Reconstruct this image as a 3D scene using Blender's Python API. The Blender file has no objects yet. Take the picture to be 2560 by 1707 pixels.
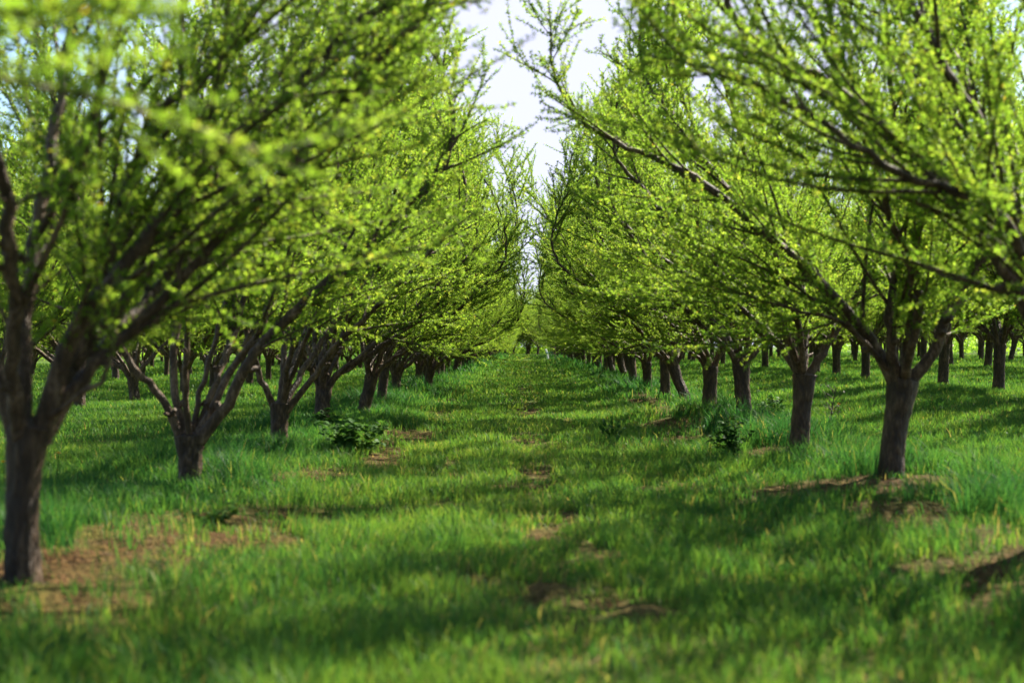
import bpy, math, random
import numpy as np
from mathutils import Vector

scene = bpy.context.scene
COL = scene.collection
R = math.radians

# ------------------------------------------------------------------ basics
def mesh_from_arrays(name, verts, faces_list, mats=(), mat_index=None, tint=None, smooth=False):
    """verts (N,3); faces_list: list of (M,k) int arrays; mat_index: list of ints per face array."""
    me = bpy.data.meshes.new(name)
    verts = np.asarray(verts, dtype=np.float32)
    me.vertices.add(len(verts))
    me.vertices.foreach_set("co", verts.ravel())
    loops, starts, mi, pos = [], [], [], 0
    for i, f in enumerate(faces_list):
        f = np.asarray(f, dtype=np.int32)
        if f.size == 0:
            continue
        m, k = f.shape
        loops.append(f.ravel())
        starts.append(pos + np.arange(m, dtype=np.int32) * k)
        mi.append(np.full(m, (mat_index[i] if mat_index else 0), dtype=np.int32))
        pos += m * k
    loops = np.concatenate(loops); starts = np.concatenate(starts); mi = np.concatenate(mi)
    me.loops.add(len(loops)); me.loops.foreach_set("vertex_index", loops)
    me.polygons.add(len(starts)); me.polygons.foreach_set("loop_start", starts)
    for m in mats:
        me.materials.append(m)
    me.polygons.foreach_set("material_index", mi)
    if smooth:
        me.polygons.foreach_set("use_smooth", np.ones(len(starts), dtype=bool))
    if tint is not None:
        a = me.attributes.new("tint", 'FLOAT', 'POINT')
        a.data.foreach_set("value", np.asarray(tint, dtype=np.float32))
    me.update(calc_edges=True)
    me.validate()
    return me

def link(name, me, parent=None):
    o = bpy.data.objects.new(name, me)
    COL.objects.link(o)
    if parent is not None:
        o.parent = parent
    return o

def empty(name, loc, rot=(0, 0, 0), sc=1.0):
    o = bpy.data.objects.new(name, None)
    o.empty_display_size = 0.3
    COL.objects.link(o)
    o.location = loc; o.rotation_euler = rot; o.scale = (sc, sc, sc)
    return o

def tag(o, label=None, cat=None, group=None, kind=None):
    if label: o["label"] = label
    if cat: o["category"] = cat
    if group: o["group"] = group
    if kind: o["kind"] = kind
    return o

def copy_tree(src, parent=None):
    c = src.copy(); COL.objects.link(c)
    c.parent = parent
    for ch in list(src.children):
        copy_tree(ch, c)
    return c

class Acc:
    """collects tubes and leaves for one mesh"""
    def __init__(s):
        s.v = []; s.q = []; s.t = []; s.qm = []; s.tint = []; s.n = 0
        s.q_by_m = {}
    def add(s, v, q, m=0, tint=0.5):
        s.v.append(v); s.q_by_m.setdefault(m, []).append(q + s.n)
        tt = np.full(len(v), tint, dtype=np.float32) if np.isscalar(tint) else tint
        s.tint.append(tt); s.n += len(v)
    def tube(s, pts, rad, sides, m=0, tint=0.5, cap=False, rough=0.0, rng=None):
        pts = np.asarray(pts, float); rad = np.asarray(rad, float)
        n = len(pts)
        d = np.gradient(pts, axis=0)
        d /= (np.linalg.norm(d, axis=1, keepdims=True) + 1e-9)
        ref = np.array([0.31, 0.83, 0.12]); ref /= np.linalg.norm(ref)
        if abs(np.dot(ref, d[0])) > .9: ref = np.array([1.0, 0, 0])
        u = np.cross(d, ref); u /= (np.linalg.norm(u, axis=1, keepdims=True) + 1e-9)
        w = np.cross(d, u)
        a = np.arange(sides) * 2 * np.pi / sides
        rr = rad[:, None] * np.ones((1, sides))
        if rough > 0 and rng is not None:
            lobes = 1 + rough * np.sin(a[None, :] * 3 + rng.uniform(0, 6)) * np.linspace(.6, 1.2, n)[:, None] \
                      + rough * .8 * rng.normal(size=(n, sides))
            rr = rr * lobes
        ring = pts[:, None, :] + rr[:, :, None] * (np.cos(a)[None, :, None] * u[:, None, :] + np.sin(a)[None, :, None] * w[:, None, :])
        v = ring.reshape(-1, 3)
        i = np.arange(n - 1)[:, None] * sides; j = np.arange(sides)[None, :]; jn = (j + 1) % sides
        q = np.stack([i + j, i + jn, i + sides + jn, i + sides + j], -1).reshape(-1, 4)
        s.add(v, q, m, tint)
        if cap:
            c = np.concatenate([v[-sides:], [pts[-1] + d[-1] * rad[-1] * .35]])
            jj = np.arange(sides)
            qq = np.stack([jj, (jj + 1) % sides, np.full(sides, sides)], -1)
            s.v.append(c); s.t.append(qq + s.n); s.tint.append(np.full(len(c), tint, dtype=np.float32)); s.n += len(c)
    def mesh(s, name, mats, smooth=False):
        fl, mi = [], []
        for m, qs in s.q_by_m.items():
            fl.append(np.concatenate(qs)); mi.append(m)
        if s.t:
            fl.append(np.concatenate(s.t)); mi.append(0)
        return mesh_from_arrays(name, np.concatenate(s.v), fl, mats, mi, np.concatenate(s.tint), smooth)

# value noise -------------------------------------------------------
_lat = np.random.default_rng(77).random((256, 256))
def vnoise(x, y, sc, off=0.0):
    X = np.asarray(x) / sc + off * 13.7 + 64; Y = np.asarray(y) / sc + off * 7.3 + 64
    xi = np.floor(X).astype(int); yi = np.floor(Y).astype(int)
    fx = X - xi; fy = Y - yi
    fx = fx * fx * (3 - 2 * fx); fy = fy * fy * (3 - 2 * fy)
    g = lambda a, b: _lat[a % 256, b % 256]
    return (g(xi, yi) * (1 - fx) + g(xi + 1, yi) * fx) * (1 - fy) + (g(xi, yi + 1) * (1 - fx) + g(xi + 1, yi + 1) * fx) * fy

def fbm(x, y, sc, off=0.0):
    return .55 * vnoise(x, y, sc, off) + .3 * vnoise(x, y, sc * .47, off + 1) + .15 * vnoise(x, y, sc * .21, off + 2)

def sstep(a, b, x):
    t = np.clip((np.asarray(x) - a) / (b - a), 0, 1)
    return t * t * (3 - 2 * t)

def ground_z(x, y):
    x = np.asarray(x, float); y = np.asarray(y, float)
    z = .34 * sstep(4.5, 9.5, x) + .22 * sstep(10, 18, x)
    z = z + .10 * np.exp(-((x - 3.3) / 1.0) ** 2) * sstep(150, 120, y)
    z = z + .06 * np.exp(-((x + 3.1) / 1.0) ** 2) * sstep(150, 120, y)
    z = z - .05 * np.exp(-((x + 1.3) / .5) ** 2) - .05 * np.exp(-((x - 1.5) / .5) ** 2)
    fade = sstep(160, 60, y)
    z = z + fade * (.10 * (vnoise(x, y, 3.1) - .5) + .05 * (vnoise(x, y, 1.1, 3) - .5))
    return z * sstep(400, 140, np.abs(y))

# bare soil patches: (x, y, rx, ry, strength)
PATCH = [(-2.25, 9.4, .62, 1.2, 1.7), (-2.55, 8.0, .6, .9, 1.75), (-2.05, 11.0, .45, .8, 1.4), (-2.45, 6.4, .75, .7, 1.6), 
         (-2.1, 13.9, .5, .9, 1.5), (-1.75, 20.5, .33, 2.2, 1.3), (-1.6, 17, .3, 1.6, 1.2), (-1.6, 27, .3, 3, .8), (-1.7, 35, .3, 4, .7),
         (-.15, 7.6, .2, .5, 1.25), (.26, 8.6, .17, .8, 1.25), (.28, 7.1, .2, .5, 1.25), (.3, 6.2, .2, .15, .4), (.2, 10.5, .2, 1.4, 1.15), (.0, 19.5, .24, 1.8, .8), (.1, 14, .2, 1.8, .85), (.0, 30, .26, 5, .8), (.9, 24, .2, 3, .9), (-.9, 16, .2, 2, .9), (-.9, 11.6, .25, .7, 1.0), (1.4, 13.4, .2, .8, .9),
         (-.1, 42, .3, 6, .7), (2.95, 12.2, .95, .75, 1.6), (3.5, 12.6, .6, .5, 1.5), (2.75, 10.0, .45, .6, 1.3), (2.75, 7.7, .55, .8, 1.4), (3.0, 8.4, .5, .7, 1.4), (3.0, 16.6, .7, .9, 1.35), (2.35, 19.5, .6, 1.3, 1.5),
         (2.45, 22.8, .7, 1.4, 1.5), (2.7, 27, .6, 2.2, 1.35), (2.8, 32.5, .6, 2.6, 1.3), (2.9, 37, .35, 2.5, .9), (4.9, 12.2, .6, .35, .7), (-3.2, 7.2, .5, .5, 1.0), (3.3, 14.6, .4, .6, .7)]
def bare(x, y):
    x = np.asarray(x, float); y = np.asarray(y, float)
    b = np.zeros_like(x)
    wx = x + .6 * (vnoise(x, y, .6, 5) - .5) + .3 * (vnoise(x, y, .23, 6) - .5)
    wy = y + 1.0 * (vnoise(x, y, .7, 7) - .5) + .4 * (vnoise(x, y, .25, 8) - .5)
    for px, py, rx, ry, s in PATCH:
        b = np.maximum(b, s * np.exp(-((wx - px) / rx) ** 2 - ((wy - py) / ry) ** 2))
    return np.clip(b * (.05 + .95 * fbm(x, y, .5, 9) + .75 * vnoise(x, y, .14, 10)), 0, 1.2)

# ------------------------------------------------------------------ materials
def new_mat(name):
    m = bpy.data.materials.new(name); m.use_nodes = True
    nt = m.node_tree; nt.nodes.clear()
    return m, nt, nt.nodes.new, nt.links.new

def ramp(nt, stops, src):
    r = nt.nodes.new("ShaderNodeValToRGB")
    e = r.color_ramp.elements
    e[0].position, e[0].color = stops[0][0], (*stops[0][1], 1)
    e[1].position, e[1].color = stops[-1][0], (*stops[-1][1], 1)
    for p, c in stops[1:-1]:
        k = e.new(p); k.color = (*c, 1)
    nt.links.new(src, r.inputs[0])
    return r.outputs[0]

def leaf_material(name, stops, trans_gain, mix=.45, rough=.45, spec=.35):
    m, nt, N, L = new_mat(name)
    at = N("ShaderNodeAttribute"); at.attribute_name = "tint"
    col = ramp(nt, stops, at.outputs["Fac"])
    p = N("ShaderNodeBsdfPrincipled"); p.inputs["Roughness"].default_value = rough
    p.inputs["Specular IOR Level"].default_value = spec
    L(col, p.inputs["Base Color"])
    t = N("ShaderNodeBsdfTranslucent")
    g = N("ShaderNodeMixRGB"); g.blend_type = 'MULTIPLY'; g.inputs[0].default_value = 1
    L(col, g.inputs[1]); g.inputs[2].default_value = (*trans_gain, 1)
    L(g.outputs[0], t.inputs["Color"])
    mx = N("ShaderNodeMixShader"); mx.inputs[0].default_value = mix
    L(p.outputs[0], mx.inputs[1]); L(t.outputs[0], mx.inputs[2])
    o = N("ShaderNodeOutputMaterial"); L(mx.outputs[0], o.inputs[0])
    return m

M_LEAF = leaf_material("almond_leaf", [(0, (.050, .108, .016)), (.35, (.098, .176, .024)), (.7, (.160, .238, .034)), (.90, (.215, .255, .045)), (.955, (.24, .18, .04)), (1, (.25, .14, .045))], (2.5, 2.45, 1.3), .6, .55, .16)
M_GRASS = leaf_material("grass_blade", [(0, (.015, .068, .022)), (.35, (.039, .118, .026)), (.65, (.086, .168, .026)), (.9, (.140, .195, .034)), (1, (.28, .22, .09))], (1.8, 1.75, 1.0), .45, .55, .16)
M_WEED = leaf_material("weed_leaf", [(0, (.025, .075, .014)), (.6, (.05, .12, .02)), (1, (.10, .19, .03))], (1.5, 1.5, 1.0), .35, .6, .1)

def bark_material(name, dark, mid, light, scale=9.0):
    m, nt, N, L = new_mat(name)
    tc = N("ShaderNodeTexCoord")
    mp = N("ShaderNodeMapping"); mp.inputs["Scale"].default_value = (1, 1, .35); L(tc.outputs["Object"], mp.inputs[0])
    n1 = N("ShaderNodeTexNoise"); n1.inputs["Scale"].default_value = scale; n1.inputs["Detail"].default_value = 8; n1.inputs["Roughness"].default_value = .68
    L(mp.outputs[0], n1.inputs["Vector"])
    n2 = N("ShaderNodeTexNoise"); n2.inputs["Scale"].default_value = scale * 4.2; n2.inputs["Detail"].default_value = 5
    L(mp.outputs[0], n2.inputs["Vector"])
    ad = N("ShaderNodeMath"); ad.operation = 'MULTIPLY_ADD'; L(n2.outputs[0], ad.inputs[0]); ad.inputs[1].default_value = .5
    L(n1.outputs[0], ad.inputs[2])
    sub = N("ShaderNodeMath"); sub.operation = 'SUBTRACT'; L(ad.outputs[0], sub.inputs[0]); sub.inputs[1].default_value = .25
    col = ramp(nt, [(.28, dark), (.5, mid), (.74, light)], sub.outputs[0])
    p = N("ShaderNodeBsdfPrincipled"); p.inputs["Roughness"].default_value = .6; p.inputs["Specular IOR Level"].default_value = .35
    L(col, p.inputs["Base Color"])
    b = N("ShaderNodeBump"); b.inputs["Strength"].default_value = 1.0; b.inputs["Distance"].default_value = .06
    L(sub.outputs[0], b.inputs["Height"]); L(b.outputs[0], p.inputs["Normal"])
    o = N("ShaderNodeOutputMaterial"); L(p.outputs[0], o.inputs[0])
    return m
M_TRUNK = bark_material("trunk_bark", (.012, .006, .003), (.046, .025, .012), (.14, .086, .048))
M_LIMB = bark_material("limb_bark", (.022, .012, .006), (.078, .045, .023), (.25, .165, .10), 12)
M_TWIG = bark_material("twig_bark", (.06, .036, .02), (.12, .08, .045), (.2, .14, .08), 20)

def soil_material():
    m, nt, N, L = new_mat("orchard_soil")
    tc = N("ShaderNodeTexCoord")
    n1 = N("ShaderNodeTexNoise"); n1.inputs["Scale"].default_value = 1.7; n1.inputs["Detail"].default_value = 9; n1.inputs["Roughness"].default_value = .65
    L(tc.outputs["Object"], n1.inputs["Vector"])
    n2 = N("ShaderNodeTexNoise"); n2.inputs["Scale"].default_value = 26; n2.inputs["Detail"].default_value = 6
    L(tc.outputs["Object"], n2.inputs["Vector"])
    soil = ramp(nt, [(.28, (.018, .009, .003)), (.5, (.070, .036, .012)), (.75, (.16, .092, .033))], n2.outputs[0])
    moss = ramp(nt, [(.3, (.036, .042, .008)), (.7, (.115, .10, .019))], n2.outputs[0])
    f = ramp(nt, [(.42, (0, 0, 0)), (.62, (.85, .85, .85))], n1.outputs[0])
    mx = N("ShaderNodeMixRGB"); L(f, mx.inputs[0]); L(soil, mx.inputs[1]); L(moss, mx.inputs[2])
    at = N("ShaderNodeAttribute"); at.attribute_name = "tint"
    turf = ramp(nt, [(.3, (.03, .06, .012)), (.55, (.07, .125, .016)), (.8, (.11, .15, .025))], n2.outputs[0])
    m2 = N("ShaderNodeMixRGB"); L(at.outputs["Fac"], m2.inputs[0]); L(turf, m2.inputs[1]); L(mx.outputs[0], m2.inputs[2])
    p = N("ShaderNodeBsdfPrincipled"); p.inputs["Roughness"].default_value = .95; p.inputs["Specular IOR Level"].default_value = .1
    L(m2.outputs[0], p.inputs["Base Color"])
    b = N("ShaderNodeBump"); b.inputs["Strength"].default_value = 1.0; b.inputs["Distance"].default_value = .08
    L(n2.outputs[0], b.inputs["Height"]); L(b.outputs[0], p.inputs["Normal"])
    o = N("ShaderNodeOutputMaterial"); L(p.outputs[0], o.inputs[0])
    return m
M_SOIL = soil_material()

def plain(name, c, rough=.6, noise=.25):
    m, nt, N, L = new_mat(name)
    tc = N("ShaderNodeTexCoord")
    n = N("ShaderNodeTexNoise"); n.inputs["Scale"].default_value = 14; n.inputs["Detail"].default_value = 5
    L(tc.outputs["Object"], n.inputs["Vector"])
    col = ramp(nt, [(.3, tuple(v * (1 - noise) for v in c)), (.7, tuple(min(.9, v * (1 + noise)) for v in c))], n.outputs[0])
    p = N("ShaderNodeBsdfPrincipled"); p.inputs["Roughness"].default_value = rough; L(col, p.inputs["Base Color"])
    o = N("ShaderNodeOutputMaterial"); L(p.outputs[0], o.inputs[0])
    return m
M_WHITE = plain("stake_white_paint", (.72, .72, .70), .5, .1)
M_BLUE = plain("blue_flag_tape", (.03, .22, .5), .5)
M_WOOD = plain("stake_wood", (.22, .13, .08), .8)
M_PETAL = plain("yellow_petal", (.75, .5, .02), .6, .15)
M_STRAW = plain("dry_stalk", (.06, .05, .03), .8)

# ------------------------------------------------------------------ trees
UP = np.array([0, 0, 1.0])
def unit(v): return v / (np.linalg.norm(v) + 1e-9)

def resample(pts, step):
    pts = np.asarray(pts, float)
    # Catmull-Rom smoothing
    P = np.vstack([2 * pts[0] - pts[1], pts, 2 * pts[-1] - pts[-2]])
    out = []
    for i in range(1, len(P) - 2):
        seg = np.linalg.norm(P[i + 1] - P[i]); k = max(2, int(math.ceil(seg / step)))
        for t in np.linspace(0, 1, k, endpoint=False):
            a, b, c, d = P[i - 1], P[i], P[i + 1], P[i + 2]
            out.append(.5 * ((2 * b) + (c - a) * t + (2 * a - 5 * b + 4 * c - d) * t * t + (3 * b - a - 3 * c + d) * t ** 3))
    out.append(P[-2])
    return np.array(out)

def grow(rng, start, d, length, n, lift, wob):
    p = np.array(start, float); d = unit(np.array(d, float)); pts = [p.copy()]
    for i in range(n):
        d = unit(d + UP * lift / n + rng.normal(size=3) * wob)
        p = p + d * length / n
        pts.append(p.copy())
    return np.array(pts)

def side_dir(rng, d, ang, up_bias=.35, hint=None):
    for _ in range(3):
        r = rng.normal(size=3); r = r - d * np.dot(r, d); r = unit(r)
        r = unit(r + UP * up_bias + (hint * .5 if hint is not None else 0)); r = unit(r - d * np.dot(r, d))
    return unit(d * math.cos(ang) + r * math.sin(ang))

def build_tree(name, seed, trunk, limbs, top=5.0, lean_x=.0, lane_lim=2.65, leaf_mult=.92, low=1.25, laterals=2, extra=0):
    """trunk: list of (x,y,z,r).  limbs: list of (points, r0[, extend]).  Returns meshes: trunk, [limb...], crown"""
    rng = np.random.default_rng(seed)
    tr = np.array(trunk, float)
    # a few more unmeasured limbs so the fork is as crowded as in the photograph
    limbs = list(limbs)
    fork = tr[-1]
    for q in range(extra):
        az = rng.uniform(0, 6.28); hv = np.array([math.cos(az) * .8 + lean_x * .5, math.sin(az), 0]) 
        f0 = fork[:3] + hv * .05 - UP * .04; el = rng.uniform(.9, 1.6)
        limbs.append(([f0, f0 + hv * .18 + UP * .28 * el, f0 + hv * .5 + UP * .62 * el, f0 + hv * .85 + UP * 1.0 * el], rng.uniform(.03, .042)))
    # trunk
    A = Acc()
    tp = resample(tr[:, :3], .07)
    zz = np.linspace(0, 1, len(tp))
    tt = np.linspace(0, 1, len(tr))
    rr = np.interp(zz, tt, tr[:, 3])
    rr = rr * (1 + .08 * np.exp(-(tp[:, 2] - tp[0, 2]) / .3) + .3 * np.exp(-(tp[:, 2] - tp[0, 2]) / .1))
    A.tube(tp, rr, 18, cap=True, rough=.05, rng=rng)
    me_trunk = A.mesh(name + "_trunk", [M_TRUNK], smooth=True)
    shoots = []       # (pts) leafy lines
    limb_meshes = []
    twig = Acc()
    for spec in limbs:
        pts, r0 = spec[0], spec[1]
        ext = spec[2] if len(spec) > 2 else True
        pts = [np.array(p, float) for p in pts]
        if ext:
            d = unit(unit(pts[-1] - pts[-2]) * .8 + unit(pts[-1] - pts[0]) * .2)
            guard = 0
            while pts[-1][2] < top and guard < 12:
                d = unit(d + UP * .06 + rng.normal(size=3) * .035 + np.array([lean_x * .04, 0, 0]))
                if pts[-1][0] * (1 if lean_x >= 0 else -1) > lane_lim - .45 - .30 * max(0.0, pts[-1][2] - 2.9): d = unit(d + np.array([-.5 if lean_x >= 0 else .5, 0, .35]))
                pts.append(pts[-1] + d * .45); guard += 1
                if pts[-1][0] * (1 if lean_x >= 0 else -1) > lane_lim + .1 - .33 * max(0.0, pts[-1][2] - 2.9): break
        lp = resample(pts, .13)
        lp[3:-1] += rng.normal(size=(len(lp) - 4, 3)) * .011
        n = len(lp)
        s = np.concatenate([[0], np.cumsum(np.linalg.norm(np.diff(lp, axis=0), axis=1))]); Ltot = s[-1]
        rad = .76 * r0 * (1 - s / Ltot) ** .95 + .004
        rad[:3] *= np.array([1.25, 1.12, 1.04])[: min(3, n)]
        B = Acc()
        B.tube(lp, rad, 10 if r0 > .03 else 7, rough=.03, rng=rng)
        dirs = np.gradient(lp, axis=0); dirs /= np.linalg.norm(dirs, axis=1, keepdims=True)
        # old pruning stubs
        for _ in range(2):
            i = int(np.searchsorted(s, rng.uniform(.15, 1.0))); i = min(i, n - 2)
            sdv = side_dir(rng, dirs[i], R(rng.uniform(40, 75)), .2); rs = rad[i] * rng.uniform(.4, .6)
            B.tube([lp[i], lp[i] + sdv * (rad[i] + .02), lp[i] + sdv * (rad[i] + rng.uniform(.05, .10))], [rs * 1.2, rs, rs * .9], 7, cap=True)
        # low side shoots that hang the crown down to head height
        for _ in range(laterals if spec[1] > .03 else 0):
            zt = rng.uniform(low + .05, low + .8); i = int(np.argmin(np.abs(lp[:, 2] - zt)))
            az = math.atan2(lp[i][1], lp[i][0]) + rng.normal() * .7
            br = grow(rng, lp[i], (math.cos(az), math.sin(az), rng.uniform(.2, .9)), rng.uniform(.5, 1.2), 7, rng.uniform(-.2, .4), .06)
            B.tube(br, np.linspace(.010, .003, len(br)), 5); shoots.append((br, .15))
            for f in np.arange(.18, 1, .12):
                ii = int(f * 6.99); td = side_dir(rng, unit(br[min(7, ii + 1)] - br[ii]), R(rng.uniform(30, 65)), .15)
                tw = grow(rng, br[ii], td, rng.uniform(.15, .5), 4, .1, .07)
                twig.tube(tw, np.linspace(.004, .0016, 5), 3, m=1); shoots.append((tw, .0))
        # secondary branches
        u = .22 + rng.uniform(0, .15)
        while u < Ltot - .15:
            i = min(n - 1, int(np.searchsorted(s, u)))
            z = lp[i][2]
            if z > low - .1 and rng.random() < (1.0 if z > 1.35 else .75):
                out = unit(np.array([lp[i][0], lp[i][1], 0]) + 1e-6)
                sd = side_dir(rng, dirs[i], R(rng.uniform(14, 48)), .26, out)
                ln = rng.uniform(1.0, 2.4) * (1 - .45 * u / Ltot)
                br = grow(rng, lp[i], sd, ln, 7, rng.uniform(.0, .28), .05)
                lim = lane_lim - .33 * max(0.0, br[-1][2] - 2.9)
                if abs(br[-1][0]) > lim or br[-1][2] > top + .7:
                    br = lp[i] + (br - lp[i]) * .55
                rb = min(rad[i] * .6, .005 + .008 * ln)
                B.tube(br, np.linspace(rb, .003, len(br)), 5)
                shoots.append((br, .12))
                # tertiary shoots
                sl = np.linalg.norm(br[-1] - br[0])
                k = rng.uniform(.12, .22)
                while k < sl:
                    f = k / sl * (len(br) - 1); ii = int(f); fr = f - ii
                    ii = min(ii, len(br) - 2)
                    p0 = br[ii] * (1 - fr) + br[ii + 1] * fr
                    dd = unit(br[ii + 1] - br[ii])
                    td = side_dir(rng, dd, R(rng.uniform(22, 60)), .30)
                    tl = rng.uniform(.06, .26) if rng.random() < .8 else rng.uniform(.3, .6)
                    tw = grow(rng, p0, td, tl, 3, rng.uniform(0, .35), .06)
                    twig.tube(tw, np.linspace(.0042, .0016, 4), 3, m=1)
                    shoots.append((tw, .0))
                    k += rng.uniform(.05, .10)
            # spur shoots straight off the limb
            for _k in range(int(z > low) * (1 + 2 * (u > .6 * Ltot))):
              if rng.random() < .45 + .45 * u / Ltot:
                td = side_dir(rng, dirs[i], R(rng.uniform(30, 75)), .2)
                tw = grow(rng, lp[i], td, rng.uniform(.15, .5), 4, .2, .06)
                twig.tube(tw, np.linspace(.0042, .0016, 5), 3, m=1)
                shoots.append((tw, .0))
            u += rng.uniform(.12, .215)
        shoots.append((lp[int(n * .55):], .05))
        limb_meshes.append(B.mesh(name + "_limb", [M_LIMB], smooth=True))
    # leaves in spurs along the shoots
    P, D, Tn, E = [], [], [], []
    for pts, skip in shoots:
        seg = np.linalg.norm(np.diff(pts, axis=0), axis=1); Ls = seg.sum()
        cs = np.concatenate([[0], np.cumsum(seg)])
        m = int((Ls - skip) / .026 * leaf_mult)
        if m < 1: continue
        t = skip + (Ls - skip) * (np.arange(m) + rng.random(m) * .8) / m
        q = np.stack([np.interp(t, cs, pts[:, k]) for k in range(3)], 1)
        dd = unit(pts[-1] - pts[0])
        P.append(q); D.append(np.repeat(dd[None], m, 0)); Tn.append(np.full(m, rng.normal() * .12)); E.append(t / Ls)
    P = np.concatenate(P); D = np.concatenate(D); Tn = np.concatenate(Tn); E = np.concatenate(E)
    keep = P[:, 2] > low - .25
    P, D, Tn, E = P[keep], D[keep], Tn[keep], E[keep]
    ns = len(P); K = 9; E = np.repeat(E, K)
    P = np.repeat(P, K, 0); D = np.repeat(D, K, 0); Tn = np.repeat(Tn + rng.normal(size=ns) * .10, K)
    n = len(P)
    ld = D * rng.uniform(.1, .8, (n, 1)) + rng.normal(size=(n, 3)) * .62 + UP * .22
    ld /= np.linalg.norm(ld, axis=1, keepdims=True)
    nr = np.cross(ld, rng.normal(size=(n, 3))); nr /= np.linalg.norm(nr, axis=1, keepdims=True) + 1e-9
    sd = np.cross(ld, nr)
    ln = rng.uniform(.016, .039, (n, 1)) * rng.uniform(.8, 1.15, (n, 1)); wd = ln * rng.uniform(.14, .21, (n, 1))
    b = P + ld * .004
    v = np.stack([b, b + ld * ln * .45 + sd * wd + nr * wd * .35, b + ld * ln - nr * ln * .12, b + ld * ln * .45 - sd * wd + nr * wd * .35], 1).reshape(-1, 3)
    q = np.arange(n * 4).reshape(n, 4)
    # young leaves lighter, a few bronze tips
    tint = np.clip(.50 + Tn + rng.normal(size=n) * .11, 0, .88)
    tint = np.clip(tint + .12 * (E - .5), 0, .88)
    br = rng.random(n) < .035 * np.clip((E - .6) / .4, 0, 1)
    tint[br] = rng.uniform(.90, .98, br.sum())
    twig.add(v, q, 0, np.repeat(tint, 4).astype(np.float32))
    me_crown = twig.mesh(name + "_crown", [M_LEAF, M_TWIG])
    return me_trunk, limb_meshes, me_crown, n

def make_tree(meshes, loc, rotz=0.0, sc=1.0, tilt=(0, 0)):
    t, ls, c, _ = meshes
    root = empty("almond_tree", loc, (tilt[0], tilt[1], rotz), sc)
    if sc != 1.0: root.scale.z *= rg.uniform(.92, 1.08)
    link("trunk", t, root)
    for l in ls: link("limb", l, root)
    link("crown", c, root)
    return root

def generic_specs(rng, h, r, bias, bend=0.0, nl=6):
    tr = [(0, 0, -.15, r * 1.12), (bend * .3, 0, h * .3, r), (bend * .8, 0, h * .7, r * .97), (bend, 0, h * 1.02, r * 1.12)]
    limbs = []
    a0 = rng.uniform(0, 6.28)
    for i in range(nl):
        az = a0 + i * 2 * math.pi / nl + rng.normal() * .22
        x, y = math.cos(az), math.sin(az)
        el = R(rng.uniform(38, 55)) if i % 3 else R(rng.uniform(58, 76))
        x2 = x + bias
        hv = unit(np.array([x2, y, 0]))
        mag = math.cos(el) * (1.0 + .25 * max(0, x))
        st = np.array([bend, 0, h - .05]) + np.array([x, y, 0]) * r * .45
        p1 = st + np.array([x * .6, y * .6, 0]) * mag * .28 + UP * .24
        p2 = p1 + hv * mag * .5 + UP * .5 * math.sin(el)
        p3 = p2 + hv * mag * .55 + UP * .58 * math.sin(el)
        limbs.append(([st, p1, p2, p3], r * rng.uniform(.34, .56)))
    return tr, limbs

PROTO_L, PROTO_R = [], []
g = np.random.default_rng(5)
for i, (h, r, bend) in enumerate([(.62, .12, .05), (.72, .11, .10), (.5, .115, 0), (.8, .1, .06)]):
    tr, lb = generic_specs(g, h, r, .6, bend, 9)
    PROTO_L.append(build_tree("left_proto%d" % i, 100 + i, tr, lb, 4.9 + .15 * i))
for i, (h, r, bend) in enumerate([(.92, .125, .05), (.85, .115, .16), (.98, .12, .0), (.8, .125, -.05)]):
    tr, lb = generic_specs(g, h, r, .42, bend, 9)
    PROTO_R.append(build_tree("right_proto%d" % i, 200 + i, tr, lb, 4.9 + .15 * i, leaf_mult=.9, low=1.3, laterals=3))

def Y(pts, ys):     # add depth to a list of (x, z)
    return [(p[0], y, p[1]) for p, y in zip(pts, ys)]

# hero trees, measured from the photograph ---------------------------------
H = {}
H['L1'] = build_tree("hero_a", 11,
    [(0, 0, -.15, .092), (-.01, 0, .25, .084), (0, 0, .6, .086), (.03, 0, .82, .118)],
    [(Y([(-.03, .72), (-.1, 1.0), (-.2, 1.3), (-.42, 1.75)], [0, -.05, -.15, -.4]), .054),
     (Y([(-.02, .76), (-.04, 1.1), (-.06, 1.5), (-.03, 2.0), (0, 2.5)], [.03, .1, .2, .35, .5]), .058),
     (Y([(.08, .74), (.2, 1.1), (.36, 1.42), (.72, 1.86), (1.08, 2.28), (1.36, 2.54), (1.76, 2.98), (2.2, 3.4)], [0, -.05, -.1, -.1, -.05, 0, .1, .2]), .064),
     (Y([(.1, .78), (.25, 1.1), (.36, 1.3), (.6, 1.7), (.95, 2.3)], [.05, .2, .4, .8, 1.2]), .045),
     (Y([(.06, .8), (.22, 1.15), (.36, 1.55), (.42, 1.9), (.46, 2.1), (.58, 2.45), (.85, 2.75)], [0, .15, .2, .25, .3, .35, .4]), .046),
     (Y([(.0, .75), (.02, 1.1), (.1, 1.5), (.15, 1.9), (.1, 2.4)], [-.05, -.25, -.45, -.65, -.9]), .05),
     (Y([(.09, .84), (.24, .92), (.38, 1.0), (.48, 1.12), (.53, 1.28), (.55, 1.5)], [-.02, -.1, -.16, -.2, -.22, -.25]), .022, False)],
    4.9, .5, 2.4, low=1.15, leaf_mult=.68, laterals=2, extra=2)
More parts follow.
